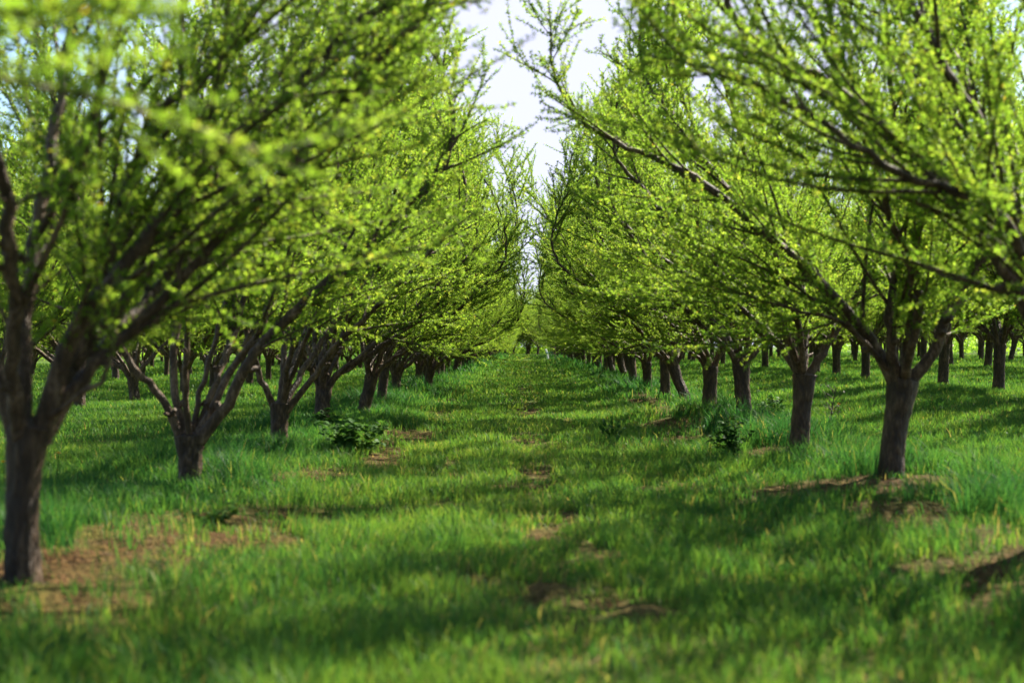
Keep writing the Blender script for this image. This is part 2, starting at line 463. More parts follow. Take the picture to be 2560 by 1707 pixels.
H['L2'] = build_tree("hero_b", 12,
    [(0, 0, -.15, .115), (0, 0, .15, .10), (.0, 0, .32, .108), (-.01, 0, .48, .135)],
    [(Y([(-.07, .42), (-.2, .77), (-.3, .91), (-.47, 1.12), (-.6, 1.5), (-.7, 2.0)], [0, -.08, -.12, -.25, -.4, -.55]), .046),
     (Y([(-.06, .42), (-.13, .74), (-.18, .97), (-.2, 1.3), (-.15, 1.9)], [.03, .1, .15, .2, .3]), .05),
     (Y([(0, .46), (0, .75), (0, 1.02), (.05, 1.5), (.2, 2.1)], [-.03, -.12, -.2, -.35, -.6]), .035),
     (Y([(.04, .42), (.15, .88), (.23, 1.17), (.35, 1.7)], [.05, .25, .4, .7]), .045),
     (Y([(.08, .43), (.35, .78), (.52, 1.1), (.8, 1.45), (1.23, 1.85), (1.6, 2.17), (2.1, 2.7)], [0, -.02, -.05, -.08, -.1, 0, .1]), .072),
     (Y([(.06, .45), (.28, .9), (.38, 1.13), (.58, 1.38), (.69, 1.67), (.9, 2.1)], [0, .1, .15, .15, .2, .3]), .045)],
    5.0, .5, 2.65, low=1.35, laterals=2, extra=2, leaf_mult=.85)
H['L3'] = build_tree("hero_c", 13,
    [(0, 0, -.15, .12), (0, 0, .15, .105), (.01, 0, .36, .11), (.02, 0, .52, .135)],
    [(Y([(-.06, .47), (-.15, .72), (-.22, .9), (-.28, 1.2), (-.42, 1.75)], [0, -.1, -.15, -.25, -.5]), .05),
     (Y([(.02, .5), (.03, .8), (.04, 1.1), (.05, 1.6)], [0, .1, .2, .4]), .05),
     (Y([(.05, .5), (.13, .8), (.2, 1.1), (.35, 1.6)], [-.04, -.2, -.35, -.6]), .045),
     (Y([(.08, .4), (.29, .66), (.45, .84), (.59, 1.07), (.78, 1.3), (1.17, 1.65), (1.7, 2.2)], [0, 0, 0, -.05, -.1, -.1, 0]), .052),
     (Y([(.06, .5), (.25, .9), (.5, 1.35), (.85, 1.9)], [.05, .3, .6, .9]), .05)],
    5.0, .5, 2.65, low=1.35, laterals=2, extra=2, leaf_mult=.85)
H['R1'] = build_tree("hero_d", 21,
    [(-.05, 0, -.15, .125), (-.03, 0, .25, .108), (.02, 0, .6, .112), (.07, 0, .9, .15)],
    [(Y([(0, .85), (-.23, 1.26), (-.47, 1.52), (-.62, 1.7), (-1.3, 2.3), (-1.94, 2.8), (-2.5, 3.05), (-2.86, 3.24), (-3.14, 3.72), (-3.2, 4.4)], [0, 0, -.02, -.05, -.1, -.05, 0, 0, 0, .05]), .075, False),
     (Y([(.02, .86), (-.07, 1.15), (-.1, 1.55), (-.06, 2.0), (-.12, 2.6)], [-.05, -.12, -.2, -.3, -.45]), .065),
     (Y([(.08, .88), (.15, 1.2), (.3, 1.5), (.28, 2.0), (.33, 2.5)], [.05, .2, .3, .45, .6]), .06),
     (Y([(.12, .88), (.3, 1.1), (.42, 1.4), (.6, 1.75), (.9, 2.3)], [0, -.05, -.1, -.15, -.3]), .07),
     (Y([(0, .9), (-.18, 1.3), (-.55, 1.75), (-1.05, 2.3), (-1.5, 2.9)], [.06, .35, .6, .8, 1.0]), .05),
     (Y([(-.1, 1.0), (-.3, 1.22), (-.58, 1.44), (-1.04, 1.56), (-1.5, 1.68), (-2.0, 1.95)], [-.05, -.15, -.25, -.3, -.35, -.4]), .026, False),
     (Y([(.06, .9), (.02, 1.2), (.02, 1.6), (-.3, 2.2)], [-.08, -.4, -.7, -1.1]), .05)],
    4.9, -.5, 2.9, low=1.2, leaf_mult=.9, laterals=2, extra=2)
H['R2'] = build_tree("hero_e", 22,
    [(-.03, 0, -.15, .125), (-.01, 0, .25, .11), (.02, 0, .6, .11), (.04, 0, .92, .145)],
    [(Y([(0, .88), (-.19, 1.38), (-.48, 1.77), (-.95, 2.2), (-1.6, 2.8)], [0, -.05, -.1, -.1, -.1]), .062),
     (Y([(.06, .88), (.22, 1.1), (.35, 1.33), (.49, 1.58), (.8, 2.2)], [0, 0, -.03, -.08, -.2]), .062),
     (Y([(.04, .9), (.1, 1.25), (.12, 1.7), (.1, 2.3)], [.05, .2, .35, .6]), .05),
     (Y([(.02, .9), (-.05, 1.3), (-.2, 1.8), (-.5, 2.4)], [-.05, -.3, -.55, -.9]), .05),
     (Y([(.0, .9), (-.3, 1.4), (-.8, 1.85), (-1.5, 2.3)], [.06, .35, .55, .7]), .045)],
    5.0, -.5, 2.6, low=1.25, laterals=2, extra=2, leaf_mult=.88)
H['R0'] = build_tree("hero_f", 23,
    [(0, 0, -.15, .14), (-.01, 0, .3, .12), (-.02, 0, .6, .12), (-.04, 0, .9, .155)],
    [(Y([(-.06, .85), (-.3, 1.3), (-.5, 1.68), (-.67, 1.95), (-.96, 2.29), (-1.24, 2.55), (-1.66, 2.88), (-1.94, 3.01), (-2.2, 3.32), (-2.4, 3.8)], [0, .02, .03, .04, .05, .05, .05, .05, .05, .1]), .066, True),
     (Y([(-.05, .88), (-.35, 1.45), (-.6, 1.85), (-.86, 2.06), (-1.29, 2.19), (-1.66, 2.42), (-1.94, 2.6), (-2.15, 2.69), (-2.54, 2.85), (-2.8, 3.2)], [-.03, -.25, -.4, -.5, -.55, -.6, -.6, -.6, -.55, -.5]), .05, False),
     (Y([(-.03, .9), (-.3, 1.5), (-.44, 1.9), (-.5, 2.15), (-.6, 2.57), (-.77, 2.85), (-1.0, 3.32), (-1.2, 3.8)], [.02, .1, .15, .2, .2, .2, .2, .25]), .062),
     (Y([(-.02, .9), (-.25, 1.4), (-.38, 1.8), (-.42, 2.4), (-.42, 3.2)], [-.05, -.25, -.4, -.5, -.6]), .058),
     (Y([(.05, .88), (.3, 1.3), (.55, 1.8), (.9, 2.5)], [0, .1, .2, .3]), .06),
     (Y([(-.02, .9), (-.1, 1.4), (-.1, 1.9), (-.2, 2.5)], [.06, .4, .75, 1.1]), .055)],
    4.9, -.5, 3.0, low=1.5, leaf_mult=.8, laterals=0)

H['L0'] = build_tree("hero_g", 31,
    [(0, 0, -.15, .12), (0, 0, .3, .11), (0, 0, .6, .11), (.02, 0, .75, .14)],
    [(Y([(.06, .7), (.5, 1.15), (1.0, 1.65), (1.5, 1.98), (1.95, 2.1)], [0, .2, .4, .55, .65]), .032, False),
     (Y([(.05, .72), (.3, 1.2), (.75, 1.75), (1.3, 2.25)], [0, -.05, 0, .1]), .05),
     (Y([(-.04, .72), (-.2, 1.2), (-.5, 1.9)], [0, .1, .3]), .05),
     (Y([(.02, .74), (.1, 1.3), (.3, 2.0)], [.05, .4, .9]), .05),
     (Y([(.0, .74), (.1, 1.3), (.2, 2.0)], [-.05, -.4, -.8]), .05)],
    4.8, .5, 2.5, low=1.75, laterals=0, leaf_mult=.8)
H['RN'] = build_tree("hero_h", 32,
    [(0, 0, -.15, .13), (0, 0, .3, .115), (0, 0, .7, .115), (-.02, 0, .9, .15)],
    [(Y([(-.05, .85), (-.4, 1.5), (-.85, 2.2), (-1.2, 2.9)], [0, .1, .2, .3]), .055),
     (Y([(-.02, .88), (-.15, 1.5), (-.35, 2.3)], [.05, .45, .9]), .055),
     (Y([(.0, .88), (-.1, 1.5), (-.3, 2.3)], [-.05, -.4, -.8]), .05),
     (Y([(.05, .86), (.4, 1.5), (.8, 2.3)], [0, .1, .2]), .055)],
    4.9, -.5, 2.9, low=2.05, laterals=0, leaf_mult=.85)
F_PX = 3267.0
SINK = .02
def gz(x, y): return float(ground_z(x, y)) - SINK

used_hero = {}
trees = []
def put(meshes, x, y, rot=0.0, sc=1.0, tilt=(0, 0), label=None, group=None):
    t = make_tree(meshes, (x, y, gz(x, y)), rot, sc, tilt)
    tag(t, label, "tree", group)
    trees.append(t)
    return t

rg = random.Random(3)
GL, GR = "almond trees in the row left of the lane", "almond trees in the row right of the lane"
# --- the row left of the lane
left = [
 (2.9, -3.15, 'L0', 0, (0, 0), "nearest almond tree on the left, only its blurred leafy boughs reach the upper left corner"),
 (7.45, -2.62, 'L1', 0, (0, 0), "dark forked almond tree at the left edge with a thin low branch curving right"),
 (13.3, -3.13, 'L2', 0, (0, 0), "almond tree with a very short trunk fanning into six limbs, second from left edge"),
 (18.1, -3.13, 'L3', 0, (0, 0), "almond tree with one long straight limb low on its right, third from left edge"),
 (23.0, -3.3, 'p0', .2, (0, 0), "almond tree with a broad upright trunk behind a dark weed tuft at its foot"),
 (25.7, -2.93, 'p1', -.3, (0, R(7)), "almond tree leaning slightly right just behind the broad shiny leafy weed clump"),
 (29.5, -2.98, 'p3', .4, (0, R(1)), "slender straight almond tree behind the shiny weed clump, sixth in the left row"),
 (36.6, -3.28, 'p2', .1, (0, R(-2)), "low V-forked almond tree half sunk in long grass, seventh in the left row"),
 (41.2, -2.85, 'p0', -.2, (0, R(9)), "almond tree leaning over the lane, eighth from the front in the left row")]
for d, x, k, rot, tilt, lab in left:
    m = H[k] if k in H else PROTO_L[int(k[1])]
    put(m, x, d, rot, 1.0, tilt, lab, GL)
d = 45.6; i = 0
while d < 128:
    x = -3.35 + rg.uniform(-.15, .12)
    put(PROTO_L[i % 4], x, d, rg.uniform(-.35, .35), rg.uniform(.88, 1.04), (0, R(rg.uniform(-4, 6))),
        "almond tree far down the left row where the crowns run together above the lane", GL)
    d += 4.15 + rg.uniform(-.4, .4); i += 1
# --- the row right of the lane
PI = math.pi
right = [
 (4.6, 3.5, 'RN', 0, (0, 0), "nearest almond tree on the right, only blurred boughs reach the upper right corner"),
 (8.7, 3.45, 'R0', 0, (0, 0), "almond tree cut by the right edge, its dark limbs crossing the upper right corner"),
 (13.1, 3.42, 'R1', 0, (0, 0), "thick dark almond tree on the right with wide fork and bare soil below"),
 (17.0, 3.3, 'R2', 0, (0, 0), "forked almond tree with sunlit left limb, between the thick tree and the dark weed bush"),
 (22.6, 3.5, 'q0', PI - .2, (0, 0), "stout three limbed almond tree right behind the dark leafy weed bush"),
 (25.4, 3.3, 'q3', PI + .3, (0, R(2)), "upright forked almond tree with a long patch of mossy bare soil at its foot"),
 (31.0, 3.55, 'q1', PI - .4, (0, R(11)), "bent almond trunk leaning right away from the lane, fifth in the right row"),
 (35.4, 3.5, 'q2', PI + .1, (0, R(1)), "straight slim almond tree with a forked top, sixth trunk in the right row"),
 (39.2, 3.4, 'q3', PI + .5, (0, R(7)), "almond tree leaning right with a dark trunk, seventh in the right row"),
 (43.8, 3.35, 'q0', PI - .5, (0, R(1)), "almond trunk overlapped by its leaning neighbour, eighth in the right row"),
 (47.2, 3.4, 'q1', PI, (0, R(6)), "leaning almond tree with one pale limb, ninth in the right row")]
for d, x, k, rot, tilt, lab in right:
    m = H[k] if k in H else PROTO_R[int(k[1])]
    put(m, x, d, rot, 1.0, tilt, lab, GR)
d = 51.4; i = 0
while d < 128:
    x = 3.65 + rg.uniform(-.12, .15)
    put(PROTO_R[i % 4], x, d, PI + rg.uniform(-.35, .35), rg.uniform(.88, 1.04), (0, R(rg.uniform(-4, 6))),
        "almond tree far down the right row where the trunks close up", GR)
    d += 4.15 + rg.uniform(-.4, .4); i += 1
# --- rows behind
def back_row(x0, d0, d1, protos, group, near_labels, far_label, step=4.15):
    d = d0; i = 0
    while d < d1:
        lab = near_labels[i] if i < len(near_labels) else far_label
        put(protos[rg.randrange(4)], x0 + rg.uniform(-.25, .25), d, rg.uniform(0, 6.28), rg.uniform(.88, 1.1), (0, R(rg.uniform(-5, 5))), lab, group)
        d += step + rg.uniform(-.35, .35); i += 1
G2L, G2R = "almond trees in the second row on the left", "almond trees in the second row on the right"
for d, x, lab in [(25.2, -9.3, "second row almond tree hidden behind the forked tree at the left edge"),
                  (29.4, -9.2, "second row almond trunk just right of the forked tree at the left edge"),
                  (33.6, -9.2, "second row almond trunk left of the very short trunk with six limbs"),
                  (38.0, -9.1, "second row almond trunk showing between the limbs of the very short trunked tree"),
                  (42.0, -9.2, "second row almond trunk right of the very short trunked tree"),
                  (46.5, -9.0, "second row almond trunk left of the tree with one long straight limb")]:
    put(PROTO_L[rg.randrange(4)], x, d, rg.uniform(0, 6.28), 1.0, (0, R(rg.uniform(-3, 3))), lab, G2L)
for d, x, lab in [(22.0, 9.9, "second row almond tree nearest the right edge, mostly hidden by dark boughs"),
                  (26.0, 10.1, "second row almond tree at the right edge on the grass bank"),
                  (30.0, 10.0, "straight second row almond trunk standing clear on the grass bank at the right"),
                  (34.0, 10.0, "second row almond trunk close on the right of the thick wide forked tree"),
                  (41.7, 10.0, "second row almond trunk close on the left of the thick wide forked tree"),
                  (45.6, 10.0, "short second row almond trunk between the two nearest trees on the right")]:
    put(PROTO_R[rg.randrange(4)], x, d, rg.uniform(0, 6.28), 1.0, (0, R(rg.uniform(-3, 3))), lab, G2R)
back_row(-9.2, 50.8, 125, PROTO_L, G2L, [], "almond tree farther back in the second row on the left")
back_row(10.0, 49.8, 125, PROTO_R, G2R, [], "almond tree farther back in the second row on the right")
back_row(-15.4, 36, 125, PROTO_L, "almond trees in the third row on the left", [], "almond tree in the third row on the left, deep in the orchard shade")
back_row(16.6, 30, 125, PROTO_R, "almond trees in the third row on the right", [], "small dark almond trunk deep in the orchard, third row on the right")
back_row(-21.6, 54, 122, PROTO_L, "almond trees in the fourth row on the left", [], "almond tree in the fourth row on the left, barely seen between nearer trunks")
back_row(23.2, 50, 122, PROTO_R, "almond trees in the fourth row on the right", [], "almond tree in the fourth row on the right, barely seen between nearer trunks")
back_row(29.8, 72, 122, PROTO_R, "almond trees in the fifth row on the right", [], "almond tree in the fifth row on the right at the far side of the orchard")
back_row(-27.8, 76, 122, PROTO_L, "almond trees in the fifth row on the left", [], "almond tree in the fifth row on the left at the far side of the orchard")
# --- the next orchard block past the cross track
for sx, pr in ((-3.9, PROTO_L), (4.0, PROTO_R), (-10.2, PROTO_L), (10.3, PROTO_R)):
    d = 143.0
    while d < (205 if abs(sx) < 5 else 170):
        put(pr[rg.randrange(4)], sx + rg.uniform(-.25, .25), d, (0 if sx < 0 else PI) + rg.uniform(-.5, .5), rg.uniform(1.0, 1.15), (0, 0),
            "distant almond tree beyond the cross track at the end of the lane", "almond trees of the far orchard block")
        d += 4.4 + rg.uniform(-.4, .4)
for row_y, off in ((214, 0), (221, 2.1), (229, -1.3)):
    for k in range(8):
        put(PROTO_L[rg.randrange(4)], -15 + off + k * 4.3 + rg.uniform(-.7, .7), row_y + rg.uniform(-2, 2), rg.uniform(0, 6.28), rg.uniform(1.35, 1.7), (0, 0),
            "large tree closing the view at the far end of the lane", "large trees at the end of the lane")

# far-off belt of trees that reads as one mass round the orchard
rw = np.random.default_rng(8)
n = 140000
side = rw.random(n)
px = np.where(side < .4, rw.uniform(-62, -40, n), np.where(side < .66, rw.uniform(42, 64, n), rw.uniform(-32, 32, n)))
py = np.where(side < .66, rw.uniform(60, 245, n), rw.uniform(240, 255, n))
htop = 3.2 + 3.0 * vnoise(px, py, 5.0, 51) + np.where(side < .66, 0, 2.5)
pz = .05 + htop * rw.random(n) ** np.where(side < .66, .9, 1.4)
d_ = rw.normal(size=(n, 3)); d_ /= np.linalg.norm(d_, axis=1, keepdims=True)
e_ = np.cross(d_, rw.normal(size=(n, 3))); e_ /= np.linalg.norm(e_, axis=1, keepdims=True)
sz = rw.uniform(.14, .34, (n, 1)); c0 = np.stack([px, py, pz + ground_z(px, py)], 1)
v = np.stack([c0 - d_ * sz, c0 - e_ * sz * .4, c0 + d_ * sz, c0 + e_ * sz * .4], 1).reshape(-1, 3)
fw = link("distant_wood", mesh_from_arrays("distant_wood", v, [np.arange(n * 4).reshape(n, 4)], [M_LEAF], [0], np.repeat(np.clip(rw.normal(.35, .18, n), 0, .85), 4)))
tag(fw, "far-off belt of green trees on the horizon around the orchard", "wood", kind="stuff")

# ------------------------------------------------------------------ ground
def axis(lo, hi, fine0, fine1, step, growth=1.12):
    a = list(np.arange(fine0, fine1, step))
    s = step; p = a[-1]
    while p < hi: s *= growth; p += s; a.append(p)
    s = step; p = a[0]
    while p > lo: s *= growth; p -= s; a.insert(0, p)
    return np.array(a)
xs = axis(-900, 900, -5.5, 5.5, .09); ys = axis(-60, 2500, 4.0, 26, .10, 1.07)
X, Yg = np.meshgrid(xs, ys)
Z = ground_z(X, Yg)
b = bare(X, Yg)
Z = Z + np.clip(b, 0, 1) * (.09 * (vnoise(X, Yg, .35, 31) - .5) + .06 * (vnoise(X, Yg, .17, 32) - .5)) - .015 * np.clip(b, 0, 1)
nx, ny = len(xs), len(ys)
idx = np.arange(nx * ny).reshape(ny, nx)
Q = np.stack([idx[:-1, :-1], idx[:-1, 1:], idx[1:, 1:], idx[1:, :-1]], -1).reshape(-1, 4)
road = sstep(130, 132, Yg) * sstep(141, 139, Yg)
tint = np.clip(np.maximum(sstep(.25, .6, b), road * .35), 0, 1)
# nearer than ~35 m real blades carry the green: the earth itself is mostly soil there
tint = np.maximum(tint, .65 * sstep(45, 18, Yg) * (np.abs(X) < 16))
# strips of soil colour along the far block's inner tree rows
tint = np.maximum(tint, .8 * sstep(139, 142, Yg) * np.exp(-((np.abs(X) - 3.2) / 1.2) ** 4))
gm = mesh_from_arrays("ground", np.stack([X, Yg, Z], -1).reshape(-1, 3), [Q], [M_SOIL], [0], tint.ravel(), True)
tag(link("ground", gm), kind="structure")

# ------------------------------------------------------------------ grass
rng = np.random.default_rng(42)
trunk_xy = np.array([(t.location.x, t.location.y) for t in trees])
def zone(d0, d1, dens, w, hmul, xmax=34):
    n = int(dens * (d1 - d0) * 2 * (.37 * d1 + 2.2))
    y = rng.uniform(d0, d1, n); x = rng.uniform(-1, 1, n) * (.37 * d1 + 2.2)
    k = (np.abs(x) < .37 * y + 2.2) & (np.abs(x) < xmax); x, y = x[k], y[k]
    bb = bare(x, y)
    cl = fbm(x, y, .8, 21); cl2 = vnoise(x, y, .16, 23)
    row = np.maximum(np.exp(-((x - 3.4) / 1.15) ** 2), np.exp(-((x + 3.15) / 1.15) ** 2))
    p = np.clip(1.15 - 1.7 * sstep(.22, .62, bb), 0, 1) * np.clip(.35 + 1.1 * cl * (.55 + .9 * cl2), 0, 1)
    k = rng.random(len(x)) < np.maximum(p, .02 + .35 * (cl2 > .66))
    x, y, bb, cl, cl2, row = x[k], y[k], bb[k], cl[k], cl2[k], row[k]
    n = len(x)
    tall = sstep(.45, .75, fbm(x, y, 1.5, 27)) * row
    clump = sstep(.52, .72, vnoise(x, y, .42, 29))
    h = 1.35 * (.05 + .075 * cl + .05 * clump * cl2) * rng.uniform(.55, 1.35, n) * (1 + .35 * row + 2.1 * tall) * hmul * np.where(bb > .4, .6, 1.0) * (1 - .3 * np.exp(-((x - .12) / .3) ** 2))
    ang = rng.uniform(0, 2 * np.pi, n)
    lean = rng.uniform(.12, .75, n) * (1 + .3 * tall)
    # blades of one clump bend much the same way
    ang = np.where(rng.random(n) < .45, 6.28 * vnoise(x, y, .5, 33) * 2 + rng.normal(size=n) * .5, ang)
    # sparser, shorter grass right round the near trunks, so the trunk feet show
    near = trunk_xy[(trunk_xy[:, 1] < 50) & (np.abs(trunk_xy[:, 0]) < 5)]
    dm = np.full(n, 9.0)
    for tx, ty in near: dm = np.minimum(dm, np.hypot(x - tx, (y - ty + .15) * .6))
    h = h * (1 - .65 * np.exp(-(dm / .32) ** 2))
    dx, dy = np.cos(ang), np.sin(ang)
    wang = rng.uniform(0, 2 * np.pi, n)
    wx, wy = np.cos(wang), np.sin(wang)
    ww = w * rng.uniform(.6, 1.4, n)
    broad = rng.random(n) < .10 * (1 - row)
    ww = np.where(broad, ww * 2.6, ww); h = np.where(broad, h * .55, h); lean = np.where(broad, lean * 1.6, lean)
    z = ground_z(x, y) - .01
    P0 = np.stack([x, y, z], 1)
    m = P0 + np.stack([dx * h * lean * .32, dy * h * lean * .32, h * .60], 1)
    tp = P0 + np.stack([dx * h * lean, dy * h * lean, h * (1.0 - .35 * np.clip(lean - .35, 0, 1))], 1)
    wv = np.stack([wx * ww, wy * ww, np.zeros(n)], 1)
    v = np.stack([P0 - wv * .5, P0 + wv * .5, m + wv * .45, m - wv * .45, tp], 1)
    # tint: bluer dark green in long row grass, yellower in the mown lane, some straw
    t = .50 + .35 * (fbm(x, y, 2.2, 41) - .5) + .3 * (cl2 - .5) - .20 * row - .12 * tall + .10 * np.exp(-(x / 1.6) ** 2) + rng.normal(size=n) * .15 + .12 * broad
    t = np.clip(t, 0, .9)
    dry = rng.random(n) < (.015 + .12 * np.clip(bb, 0, 1) + .10 * np.exp(-((x - .12) / .3) ** 2) + .05 * np.exp(-((np.abs(x) - 1.5) / .3) ** 2))
    t[dry] = rng.uniform(.9, 1, dry.sum())
    return v, t
V, T = [], []
for a in [(3.6, 10, 2900, .0056, .85), (10, 18, 1900, .0068, .8), (18, 32, 800, .0105, .8), (32, 60, 220, .02, .85), (60, 131, 34, .05, 1.1), (141, 215, 6, .09, 1.2)]:
    v, t = zone(*a); V.append(v); T.append(t)
V = np.concatenate(V); T = np.concatenate(T); n = len(V)
print("blades", n)
base = (np.arange(n) * 5)[:, None]
quads = base + np.array([[0, 1, 2, 3]]); tris = base + np.array([[3, 2, 4]])
grm = mesh_from_arrays("grass", V.reshape(-1, 3), [quads, tris], [M_GRASS], [0, 0], np.repeat(T, 5))
go = link("grass", grm)
tag(go, "short green grass covering the lane and longer grass along the tree rows", "grass", kind="stuff")

# dry leaf litter and pruned twig bits on the bare soil
n = 60000
y = rng.uniform(4.5, 34, n); x = rng.uniform(-6, 6, n)
k = bare(x, y) > .22; x, y = x[k], y[k]; n = len(x)
k = rng.random(n) < np.where(y > 16, .35, .75); x, y = x[k], y[k]; n = len(x)
twigbit = rng.random(n) < .3
ln = np.where(twigbit, rng.uniform(.05, .16, n), rng.uniform(.02, .045, n)); wd = np.where(twigbit, .004, ln * rng.uniform(.25, .45, n))
a_ = rng.uniform(0, 6.28, n); dv = np.stack([np.cos(a_), np.sin(a_), rng.normal(size=n) * .18], 1); sv = np.stack([-np.sin(a_), np.cos(a_), rng.normal(size=n) * .35], 1)
c0 = np.stack([x, y, ground_z(x, y) + .012], 1)
v = np.stack([c0 - dv * ln[:, None] * .5, c0 + sv * wd[:, None] * .5, c0 + dv * ln[:, None] * .5, c0 - sv * wd[:, None] * .5], 1).reshape(-1, 3)
M_LITTER = leaf_material("dry_litter", [(0, (.05, .028, .014)), (.5, (.09, .05, .018)), (.85, (.14, .085, .03)), (1, (.22, .15, .07))], (1, 1, 1), .15, .8, .2)
lo = link("leaf_litter", mesh_from_arrays("leaf_litter", v, [np.arange(n * 4).reshape(n, 4)], [M_LITTER], [0], np.repeat(rng.random(n), 4)))
tag(lo, "dry brown leaf and twig litter on the bare soil patches", "litter", kind="stuff")

# ------------------------------------------------------------------ weeds, flowers, stakes
def broad_leaf(acc, p, d, ln, wd, rng, tint, fold=.25):
    d = unit(d); s = unit(np.cross(d, UP + rng.normal(size=3) * .25)); nrm = np.cross(s, d)
    pr = [(0, .0), (.18, .55), (.45, 1.0), (.75, .8), (1, .05)]
    v = []
    for t, w in pr:
        c = p + d * ln * t - UP * ln * .28 * t * t
        v += [c - s * wd * w + nrm * wd * w * fold, c - nrm * 0, c + s * wd * w + nrm * wd * w * fold]
    v = np.array(v)
    q = []
    for i in range(4):
        a = i * 3
        q += [[a, a + 1, a + 4, a + 3], [a + 1, a + 2, a + 5, a + 4]]
    acc.add(v, np.array(q), 0, tint)

def leafy_weed(name, x, y, height, spread, stems, leaves, lsize, seed, label, cat="weed", aspect=.42, tint=(.2, .8)):
    rng = np.random.default_rng(seed)
    root = empty(name, (x, y, gz(x, y)))
    tag(root, label, cat)
    S, Lf = Acc(), Acc()
    for i in range(stems):
        az = rng.uniform(0, 6.28); sp = rng.uniform(.1, 1) * spread
        p = grow(rng, (rng.normal() * .03, rng.normal() * .03, -.02), (math.cos(az) * sp, math.sin(az) * sp, height * rng.uniform(.6, 1.1)),
                 math.hypot(sp, height) * rng.uniform(.6, 1.0), 7, -.1, .12)
        S.tube(p, np.linspace(.006, .0025, 8), 5)
        for k in range(leaves):
            f = rng.uniform(.15, 1) * 6.99; ii = int(f)
            q = p[ii] * (1 - (f - ii)) + p[ii + 1] * (f - ii)
            a = rng.uniform(0, 6.28)
            dd = np.array([math.cos(a), math.sin(a), rng.uniform(-.1, .9)])
            ll = lsize * rng.uniform(.55, 1.2)
            broad_leaf(Lf, q, dd, ll, ll * aspect, rng, rng.uniform(*tint))
    link("stem", S.mesh(name + "_stem", [M_WEED]), root)
    link("foliage", Lf.mesh(name + "_foliage", [M_WEED]), root)
    return root

leafy_weed("weed_clump", -2.05, 17.4, .52, .55, 34, 15, .10, 1, "big clump of broad shiny leaves beside the left edge of the lane", aspect=.45, tint=(0, .9))
leafy_weed("weed_bush", 2.40, 16.6, .50, .30, 20, 20, .075, 2, "dark bushy small leaved weed at the right edge of the lane", aspect=.45, tint=(0, .35))
leafy_weed("weed_clump", -2.30, 10.4, .16, .42, 16, 14, .06, 3, "low bright leafy weed growing on the bare soil in the left foreground", aspect=.42, tint=(.8, 1))
leafy_weed("weed_tuft", -3.05, 21.7, .36, .42, 18, 14, .09, 4, "dark leafy weed tuft at the foot of the broad fourth trunk on the left", tint=(0, .3))
leafy_weed("weed_bush", 4.6, 26.5, .42, .5, 20, 14, .09, 5, "dark weed bush in the grass on the bank right of the lane", tint=(0, .4))
leafy_weed("weed_tuft", 3.75, 21.0, .42, .32, 24, 9, .15, 8, "dark upright tuft of long leaves right of the stout third trunk on the right", aspect=.12, tint=(0, .25))

# dark upright thistle in the lane
rngp = np.random.default_rng(9)
th = empty("thistle", (1.21, 19.6, gz(1.21, 19.6) + .02), sc=1.35)
tag(th, "small dark upright leafy thistle standing alone in the mown lane", "weed")
S, Lf = Acc(), Acc()
for a, ln, tx in ((0, .2, .0), (1, .17, .5), (2, .19, -.6), (3, .13, .9), (4, .14, -1.0), (5, .22, .2)):
    az = a * 1.05; dd = np.array([tx * .55, math.sin(az) * .25, .8])
    p = grow(rngp, (tx * .03, 0, 0), dd, ln, 5, .2, .04); S.tube(p, np.linspace(.006, .003, 6), 5)
    for k in range(7):
        q = p[1 + k % 5]; broad_leaf(Lf, q, unit(dd) + rngp.normal(size=3) * .35, .085, .02, rngp, .05)
link("stem", S.mesh("thistle_stem", [M_WEED]), th); link("foliage", Lf.mesh("thistle_foliage", [M_WEED]), th)

# dead spindly weed
dw = empty("dead_weed", (4.45, 20.7, gz(4.45, 20.7)), sc=1.2)
tag(dw, "dry dark spindly weed stalk standing between the two nearest trunks on the right", "dead weed")
S = Acc(); Lf = Acc(); rngp = np.random.default_rng(19)
mp = grow(rngp, (0, 0, -.02), (.08, 0, 1), .62, 9, 0, .05); S.tube(mp, np.linspace(.012, .004, 10), 6)
for k in range(26):
    f = rngp.uniform(.15, .95) * 9; ii = min(8, int(f)); q = mp[ii]
    a = rngp.uniform(0, 6.28); tw = grow(rngp, q, (math.cos(a), math.sin(a), .7), rngp.uniform(.08, .22), 4, .3, .1)
    S.tube(tw, np.linspace(.004, .002, 5), 4)
    for e in (2, 4):
        broad_leaf(Lf, tw[e], rngp.normal(size=3) + UP * .3, .035, .009, rngp, .1)
link("stalk", S.mesh("dead_weed_stalk", [M_STRAW]), dw); link("foliage", Lf.mesh("dead_weed_foliage", [M_STRAW]), dw)

# dandelions
def dandelion(name):
    root = empty(name, (0, 0, 0))
    S = Acc(); p = np.array([(0, 0, -.02), (.01, 0, .1), (.015, .01, .22)]); S.tube(p, [.004, .0035, .003], 5)
    link("stem", S.mesh("dandelion_stem", [M_WEED]), root)
    B = Acc(); rr = np.random.default_rng(1)
    for ringi, (el, ln) in enumerate(((.15, .03), (.5, .026), (.9, .02))):
        for k in range(14):
            a = k / 14 * 6.28 + ringi * .2
            d = np.array([math.cos(a) * math.cos(el), math.sin(a) * math.cos(el), math.sin(el)]); s = np.array([-math.sin(a), math.cos(a), 0])
            c = p[-1]
            v = np.array([c, c + d * ln * .6 + s * .005, c + d * ln, c + d * ln * .6 - s * .005])
            B.add(v, np.array([[0, 1, 2, 3]]))
    link("flower", B.mesh("dandelion_flower", [M_PETAL]), root)
    return root
dproto = dandelion("dandelion")
